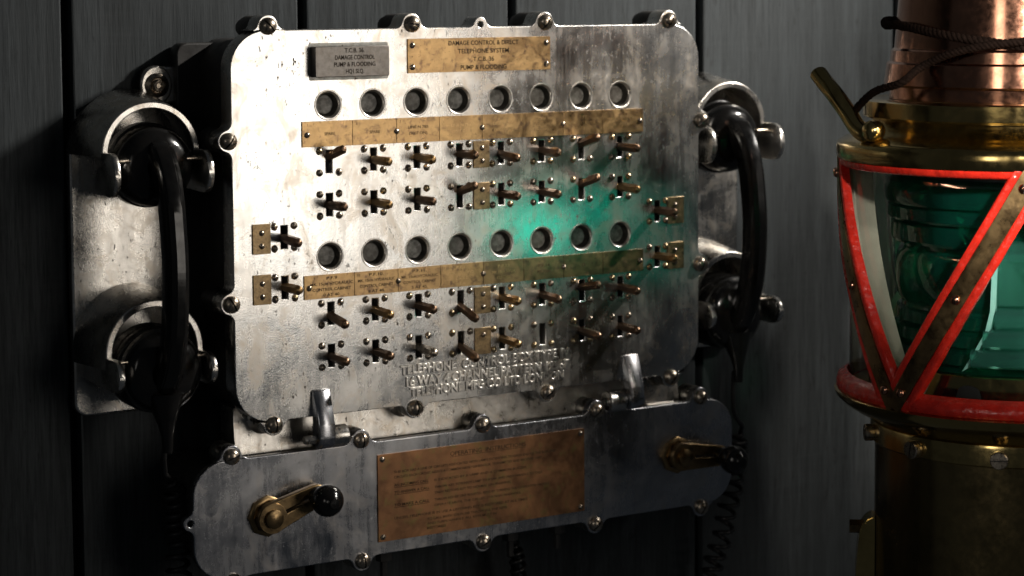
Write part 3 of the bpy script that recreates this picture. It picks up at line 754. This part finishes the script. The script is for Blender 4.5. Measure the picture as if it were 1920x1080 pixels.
def handset(cx, label):
    O = Vector((cx, 60, -250))
    t = thing('telephone_handset', label, 'telephone handset', O, 'black handsets hanging in the cradles')
    def p(name, bm, mat, smooth=40):
        bmesh.ops.translate(bm, vec=-O, verts=bm.verts); return finish(name, bm, mat, t, None, smooth)
    zt, zb = -55, -254
    path = smooth_path([(cx, 34, zt + 12), (cx, 12, zt + 6), (cx, -6, zt - 22), (cx, -14, zt - 62), (cx, -17, -152), (cx, -14, zb + 58), (cx, -5, zb + 22), (cx, 14, zb - 6), (cx, 36, zb - 12)], 7)
    n = len(path); sc = []
    for i in range(n):
        u = abs(i / (n - 1) * 2 - 1); sc.append((1 + .25 * u ** 3, 1 + .15 * u ** 2))
    sec = [(-11.5, -4), (-11, -9), (-8.5, -13.5), (-3.5, -15.2), (4.5, -15.2), (9.0, -12.5), (11, -8), (11.5, -2), (10.5, 7), (7, 12), (-7, 12), (-10.5, 7)]
    sec = [(a, -b) for a, b in sec]
    bm = bmesh.new(); add_sweep(bm, path, sec, Vector((1, 0, 0)), sc)
    bmesh.ops.bevel(bm, geom=[e for e in bm.edges if abs((e.verts[0].co - e.verts[1].co).normalized().x) < .3], offset=1.2, segments=2, affect='EDGES', clamp_overlap=True)
    p('grip', bm, M['bakelite'], 30)
    bm = bmesh.new()
    add_lathe(bm, [(14, 13), (25, 15), (33, 20), (38, 27), (40, 36), (40, 46), (41.5, 47), (41.5, 60), (39, 63), (34, 64), (30, 70), (8, 72)], (cx, 0, zt), 'y', 40)
    p('earpiece', bm, M['bakelite'], 50)
    bm = bmesh.new()
    add_lathe(bm, [(16, 6), (27, 8), (34, 12), (38, 17), (39, 20), (41, 21), (41.5, 27), (40, 29), (42, 33), (43, 36), (43, 42), (41, 44), (42.5, 48), (43, 60), (38, 64), (10, 66)], (cx, 0, zb), 'y', 40)
    p('mouthpiece', bm, M['bakelite'], 28)
    bm = bmesh.new()
    add_sweep(bm, [Vector((cx, 16, zb - 22)), Vector((cx, 14, zb - 38)), Vector((cx, 12, zb - 50)), Vector((cx, 11, zb - 62)), Vector((cx, 11, zb - 78))], ngon(10, 14), Vector((1, 0, 0)), [1.9, 1.35, .9, .6, .5])
    p('cord_sleeve', bm, M['bakelite'], 50)
    return t
handset(-346.5, 'black telephone handset hanging upright left of the switch box')
handset(343, 'black telephone handset hanging upright right of the switch box')

def coil_cord(name, label, head, coil_pts, turns, cr, wire, group=None):
    path = smooth_path(head, 10) if head else []
    axis = smooth_path(coil_pts, 24); n = len(axis)
    total = turns * 12
    pts = []
    for i in range(total + 1):
        f = i / total * (n - 1); k = min(int(f), n - 2); p = axis[k].lerp(axis[k + 1], f - k)
        a = 2 * PI * i / 12; e = min(1, i / 10)
        tg = (axis[k + 1] - axis[k]).normalized(); A = (Vector((1, 0, 0)) - tg * tg.x).normalized(); B = tg.cross(A)
        wob = 1 + .12 * math.sin(i * .37)
        pts.append(p + (A * math.cos(a) + B * math.sin(a)) * cr * e * wob)
    bm = bmesh.new(); tube(bm, path + pts, wire, 7)
    o0 = Vector(coil_pts[-1]); bmesh.ops.translate(bm, vec=-o0, verts=bm.verts)
    o = finish(name, bm, M['cord'], None, o0, 60)
    o['label'] = label; o['category'] = 'cord'
    if group: o['group'] = group
    return o
lc = [at(313, 790, 11), at(308, 850, 20), at(318, 905, 40)]
coil_cord('coiled_flex', 'black cord of the left handset, straight then coiled, beside the lower compartment', [Vector((-346.5, 11, -330)), lc[0], lc[1], at(310, 890, 30)],
          [at(325, 900, 40), at(330, 960, 45), at(334, 1020, 45), at(336, 1100, 45), at(340, 1180, 50)], 13, 10.5, 2.6, 'handset cords')
coil_cord('coiled_flex', 'black cord of the right handset, coiling down past the right crank', [Vector((343, 11, -330)), at(1376, 700, 20), at(1376, 770, 30), at(1392, 798, 40)],
          [at(1388, 812, 50), at(1382, 850, 50), at(1376, 900, 55), at(1364, 960, 60), at(1346, 1030, 65), at(1330, 1090, 65), at(1312, 1170, 65)], 16, 10.5, 2.6, 'handset cords')
coil_cord('coiled_flex', 'short stretch of black coiled cord hanging under the middle of the box', [at(962, 1000, 60), at(964, 1015, 60)],
          [at(966, 1020, 60), at(970, 1060, 60), at(978, 1120, 65), at(990, 1200, 70)], 9, 7.5, 2.4)

# ------------------------------------------------------------------ ship's signal lantern
LD = 2050.0
def ray(px, py, D):
    return CP + CR @ Vector(((px - 960) / FPX * D, -(py - CY) / FPX * D, -D))
AX = 1895.0
def lz(py): return ray(AX, py, LD).z
ctr = ray(AX, 540, LD); LX, LY = ctr.x, ctr.y
tocam = Vector((CP.x - LX, CP.y - LY, 0)).normalized(); PHI0 = math.atan2(tocam.y, tocam.x)
K = LD / FPX                                    # mm per photo pixel at the lantern
ZB = lz(1150)
LO_ = Vector((LX, LY, ZB))
lant = thing('signal_lantern', "large brass and copper ship's lantern with red zigzag guard bars and green lens", 'lantern', LO_)
def lpart(name, bm, mat, smooth=40, parent=None):
    bmesh.ops.translate(bm, vec=-LO_, verts=bm.verts); return finish(name, bm, mat, parent or lant, None, smooth)
def lathe_px(name, prof, mat, n=72, smooth=35, parent=None, a0=0, a1=360):
    """prof in photo pixels: (radius, y of the limb)"""
    bm = bmesh.new(); add_lathe(bm, [(r * K, lz(y)) for r, y in prof], (LX, LY, 0), 'z', n, 0, a0, a1)
    return lpart(name, bm, mat, smooth, parent)
def cyl(theta, r, py):
    """theta in degrees to the left of the side facing the camera"""
    a = PHI0 - math.radians(theta); return Vector((LX + r * K * math.cos(a), LY + r * K * math.sin(a), lz(py)))
lathe_px('chimney', [(190, -90), (198, -60), (212, 0), (219, 90)], M['copper'])
lathe_px('chimney_band', [(217, 86), (225, 92), (227, 112), (229, 113), (233, 116), (237, 154), (235, 158), (228, 159), (228, 181)], M['copper'], 72, 28)
lathe_px('collar', [(226, 182), (272, 182.5), (277, 185), (277, 213), (274, 216), (262, 218), (264, 224), (272, 236), (290, 248), (312, 256), (322, 262), (325, 268), (325, 288), (321, 294), (300, 296), (230, 297)], M['lbrass'], 80, 40)
lathe_px('upper_red_ring', [(317, 293), (321, 296), (320, 304), (315, 308), (306, 309), (304, 294)], M['red'], 80, 60)
lathe_px('lower_red_ring', [(302, 698), (312, 703), (319, 708), (322, 718), (322, 728), (316, 732), (300, 732)], M['red'], 80, 60)
lathe_px('lower_rim', [(250, 724), (318, 728.5), (326, 733), (324, 742), (312, 754), (290, 768), (268, 780), (250, 792)], M['lbrass'], 80, 50)
lathe_px('glass_cylinder', [(298, 296), (298, 722)], M['glass'], 72)
lathe_px('base_band', [(246, 786), (257, 790), (258, 795), (258, 826), (255, 829), (249, 830)], M['lbrass'], 72, 30)
lathe_px('base_drum', [(249, 828), (249, 1130), (255, 1140), (255, 1150), (60, 1151)], M['lbrassdark'], 72, 30)
lathe_px('lamp_floor', [(300, 724), (262, 722), (262, 668), (259, 666), (240, 666), (238, 694), (2, 696)], M['lbrass'], 64, 30)
bm = bmesh.new()
rg = []
for th, h in [(th, 24 * math.sqrt(max(0, 1 - (th / 5.2) ** 2)) ** .7) for th in [-5.2 + 1.04 * k for k in range(11)]]:
    rg.append((bm.verts.new(cyl(15.5 + th, 263, 706)), bm.verts.new(cyl(15.5 + th, 263, 706 - h - .01))))
for (a, b_), (c, d) in zip(rg, rg[1:]): bm.faces.new((a, c, d, b_))
lpart('drain_notch', bm, M['pit'])
lathe_px('lens_cap', [(2, 296), (200, 298), (203, 336), (60, 338)], M['shadow'], 48, 30)
# guard bars: brass strap, red bead on both edges, cream web inside
RB = 321
def bar(t0, t1, y0=297, y1=728):
    n = 22; pts = []
    for i in range(n + 1):
        u = i / n; pts.append((t0 + (t1 - t0) * (u * .94 + .06 * u * u), y0 + (y1 - y0) * u))
    def strip(off0, off1, r0, r1, round_=0.0):
        bm = bmesh.new(); rings = []
        for i, (th, y) in enumerate(pts):
            a, b = pts[max(i - 1, 0)], pts[min(i + 1, n)]
            P0, P1 = cyl(a[0], RB, a[1]), cyl(b[0], RB, b[1]); tg = (P1 - P0).normalized()
            c = cyl(th, RB, y); rad = Vector((c.x - LX, c.y - LY, 0)).normalized(); sd = tg.cross(rad).normalized()
            if sd.z < 0: sd = -sd
            w = random.uniform(-.35, .35) * round_
            sec = [(off0 - w, r0), (off0, r1 - .5), (off0 * .8 + off1 * .2, r1 + .6 * round_), (off0 * .2 + off1 * .8, r1 + .6 * round_), (off1, r1 - .5), (off1 + w, r0)]
            rings.append([bm.verts.new(c + sd * o + rad * r) for o, r in sec])
        for A, Bq in zip(rings, rings[1:]):
            for k in range(6): bm.faces.new((A[k], A[(k + 1) % 6], Bq[(k + 1) % 6], Bq[k]))
        bm.faces.new(rings[0]); bm.faces.new(rings[-1]); return bm
    b = lpart('guard_bar', strip(-8, 8, -2.5, 1.2), M['barbrass'], 35)
    lpart('red_edge', strip(7.6, 15.5, -9, -.6, 1), M['red'], 55, b)
    lpart('red_edge', strip(-15.5, -7.6, -9, -.6, 1), M['red'], 55, b)
    lpart('cream_web', strip(-5, 5, -32, -8.5), M['cream'], 35, b)
    for u in (.06, .52, .93):
        i = u * n; k = int(i); th = pts[k][0] + (pts[k + 1][0] - pts[k][0]) * (i - k); y = pts[k][1] + (pts[k + 1][1] - pts[k][1]) * (i - k)
        c = cyl(th, RB + 2.6, y); rad = Vector((c.x - LX, c.y - LY, 0)).normalized()
        o = bpy.data.objects.new('bar_screw', LSCREW); col.objects.link(o); o.parent = b
        o.location = (c - LO_) * S; o.rotation_euler = Vector((0, -1, 0)).rotation_difference(rad).to_euler()
LSCREW = mesh_of(screw_bm(4.4, 3.8, .8, 16, 5), 'bar_screw', [M['copper'], M['slot']])
for k in range(4):
    t = 39 + 90 * k
    bar(t + 45, t); bar(t - 45, t)
# lens: stepped green drum with a bull's-eye belt
lens = lathe_px('lens', [(60, 322), (196, 322), (214, 326), (228, 334), (234, 346), (234, 366), (231, 373), (219, 376), (228, 380), (229, 400), (226, 404), (214, 407), (222, 412), (222, 440), (219, 446), (202, 449),
                 (200, 456), (209, 468), (214, 486), (215, 506), (214, 526), (209, 548), (200, 562), (201, 568), (210, 572), (211, 592), (198, 597), (214, 603), (215, 624), (201, 629), (219, 636), (220, 656), (205, 662), (222, 668), (222, 690), (60, 692)], M['lens'], 80, 24)
lathe_px('lens_core', [(20, 330), (150, 345), (165, 420), (120, 470), (150, 510), (120, 560), (165, 610), (150, 680), (20, 688)], M['lenscore'], 40, 40, lens)
for t_, y0, y1, r in ((5.5, 470, 588, 236), (6.5, 590, 626, 243), (10.8, 628, 662, 250), (15.5, 664, 696, 257)):
    yo = -44                                    # front of a circle sits lower in the photo than its limb
    a1 = math.degrees(PHI0) - t_
    prof = [(r - 30, y0 + yo), (r - 6, y0 + yo), (r, y0 + yo + 3), (r + 1, (y0 + y1) / 2 + yo), (r - 2, y1 + yo - 4), (r - 8, y1 + yo), (r - 30, y1 + yo)]
    bm = bmesh.new(); add_lathe(bm, [(q * K, lz(y)) for q, y in prof] + [(prof[0][0] * K, lz(prof[0][1]))], (LX, LY, 0), 'z', 26, 0, a1, a1 + 80)
    bmesh.ops.remove_doubles(bm, verts=bm.verts, dist=.01)
    lpart('lens_prism', bm, M['prism'], 28, lens)
# frosted cut edge of the front prisms
bm = bmesh.new(); rings = []
for th, y in ((5.0, 420), (6.0, 544), (8.0, 582), (12.2, 616), (17.0, 652), (17.5, 655)):
    rings.append([bm.verts.new(cyl(th, r, y)) for r in (216, 246)] + [bm.verts.new(cyl(th + 2.2, r, y + 6)) for r in (246, 216)])
for A, Bq in zip(rings, rings[1:]):
    for k in range(4): bm.faces.new((A[k], A[(k + 1) % 4], Bq[(k + 1) % 4], Bq[k]))
bm.faces.new(rings[0]); bm.faces.new(rings[-1]); lpart('lens_edge', bm, M['frost'], 40, lens)
# slotted screws round the base band
LBIG = mesh_of(screw_bm(8.2, 11, 1.3, 20, 3), 'band_screw', [M['copper'], M['slot']])
def hexhead():
    bm = bmesh.new()
    for sgn in (1, -1):
        b2 = bmesh.new(); add_lathe(b2, [(7.8, 0), (8.2, -1), (8.2, -7.5), (7.4, -8.4), (.02, -8.5)], axis='y', n=20)
        g = list(b2.verts) + list(b2.edges) + list(b2.faces)
        bmesh.ops.bisect_plane(b2, geom=g, plane_co=(sgn * .5, 0, 0), plane_no=(sgn, 0, 0), clear_inner=True); merge(bm, b2)
    b2 = bmesh.new(); add_lathe(b2, [(7.6, 0), (7.6, -7.0), (.02, -7.1)], axis='y', n=20)
    for f in b2.faces: f.material_index = 1
    merge(bm, b2); return bm
BANDS = mesh_of(hexhead(), 'band_screw', [M['steel'], M['slot']])
for k in range(10):
    th = 3.5 + 36 * k
    c = cyl(th, 257, 812); rad = Vector((c.x - LX, c.y - LY, 0)).normalized()
    o = bpy.data.objects.new('band_screw', BANDS); col.objects.link(o); o.parent = lant; o.location = (c - LO_) * S
    q1 = Vector((0, -1, 0)).rotation_difference(rad); spin = Matrix.Rotation(1.5 if k == 0 else random.uniform(0, PI), 4, 'Y')
    o.rotation_euler = (q1.to_matrix().to_4x4() @ spin).to_euler(); 
# hinge lug low on the left
bm = bmesh.new()
c0, c1 = cyl(84, 249, 1050), cyl(84, 272, 1050); rad = (c1 - c0).normalized(); tan = Vector((-rad.y, rad.x, 0))
sec = [(0, 975), (8, 982), (14, 1000), (16, 1030), (18, 1080), (18, 1130), (0, 1140)]
A = [bm.verts.new(Vector((c0.x, c0.y, lz(y))) + rad * r - tan * 14) for r, y in sec]; C_ = [bm.verts.new(Vector((c0.x, c0.y, lz(y))) + rad * r + tan * 14) for r, y in sec]
for k in range(len(sec)):
    j = (k + 1) % len(sec); bm.faces.new((A[k], A[j], C_[j], C_[k]))
bm.faces.new(A); bm.faces.new(C_)
bmesh.ops.bevel(bm, geom=list(bm.edges), offset=1.5, segments=2, affect='EDGES', clamp_overlap=True)
lug = lpart('hinge_lug', bm, M['lbrass'], 40)
bm = bmesh.new(); pts = [Vector((c0.x, c0.y, lz(1003))) + rad * r for r in (10, 24)]; tube(bm, pts, 7, 6)
lpart('lug_nut', bm, M['barbrass'], 20, lug)
# carrying handle: thick rod rising from its eye on the collar
e0 = ray(1637, 246, LD - 60)
hp = smooth_path([ray(1641, 243, LD - 70), ray(1626, 252, LD - 66), ray(1608, 240, LD - 55), ray(1590, 212, LD - 40), ray(1566, 178, LD - 25), ray(1548, 156, LD - 10), ray(1537, 141, LD), ray(1535, 138, LD + 2)], 7)
n = len(hp); bm = bmesh.new()
tube(bm, hp, 8.6, 16, [(.85 if i < 5 else 1.0) * (1 if i < n - 4 else (1, .93, .75, .35)[i - n + 4]) for i in range(n)])
hd = lpart('carrying_handle', bm, M['lbrass'], 60)
bm = bmesh.new(); add_lathe(bm, [(.1, -9), (6, -8.5), (9.5, -5), (10.5, 0), (9.5, 6), (7, 9), (.1, 10)], ray(1637, 246, LD - 76), 'x', 16)
lpart('handle_eye', bm, M['lbrass'], 60, hd)

# added green lamps outside the glass, standing in for light through the lens
for (xp, zp), sx, sy, pw_ in (((62, -138), 92, 46, .021), ((152, -120), 26, 22, .0022), ((150, -150), 190, 110, .0075)):
    kk = 215 / 1909
    area('green_lamp', (xp + (xp + 1109) * kk, -215, zp - (110 - zp) * kk), (xp, 0, zp), sx, sy, pw_ * .125, (.02, 1.0, .66), math.radians(75))

# twisted flex wound round the chimney
def rope(pts, strand=2.6, twist=15.0):
    path = smooth_path(pts, 16)
    L_ = 0; bmq = bmesh.new(); acc = [0]
    for a, b in zip(path, path[1:]): acc.append(acc[-1] + (b - a).length)
    for s in range(3):
        sp = []
        for i, p in enumerate(path):
            t = (path[min(i + 1, len(path) - 1)] - path[max(i - 1, 0)]).normalized()
            A = (Vector((0, 0, 1)) - t * t.z).normalized(); B = t.cross(A); a = acc[i] / twist * 2 * PI + s * 2 * PI / 3
            sp.append(p + (A * math.cos(a) + B * math.sin(a)) * strand * .8)
        tube(bmq, sp, strand, 7)
    return bmq
def rr(th, py, r=234): return cyl(th, r, py)
bm = rope([rr(120, 40), rr(95, 38), rr(80, 45), rr(60, 44), rr(38, 56), rr(22, 66), rr(8, 74), rr(-4, 80), rr(-20, 92), rr(-45, 98), rr(-80, 96), rr(-120, 80), rr(-170, 55), rr(-230, 40)])
merge(bm, rope([ray(1601, 222, LD - 30), ray(1606, 204, LD - 40), ray(1640, 172, LD - 75), ray(1690, 155, LD - 105), rr(40, 118, 250), rr(25, 92, 246), rr(10, 78, 246), rr(-6, 70, 246), rr(-25, 62, 244), rr(-60, 55, 240), rr(-110, 50, 236), rr(-170, 45, 236)], 2.3, 12))
o0 = rr(0, 80); bmesh.ops.translate(bm, vec=-o0, verts=bm.verts)
o = finish('twisted_flex', bm, M['rope'], None, o0, 60); o['label'] = "dark twisted flex wound round the lantern's copper chimney"; o['category'] = 'rope'
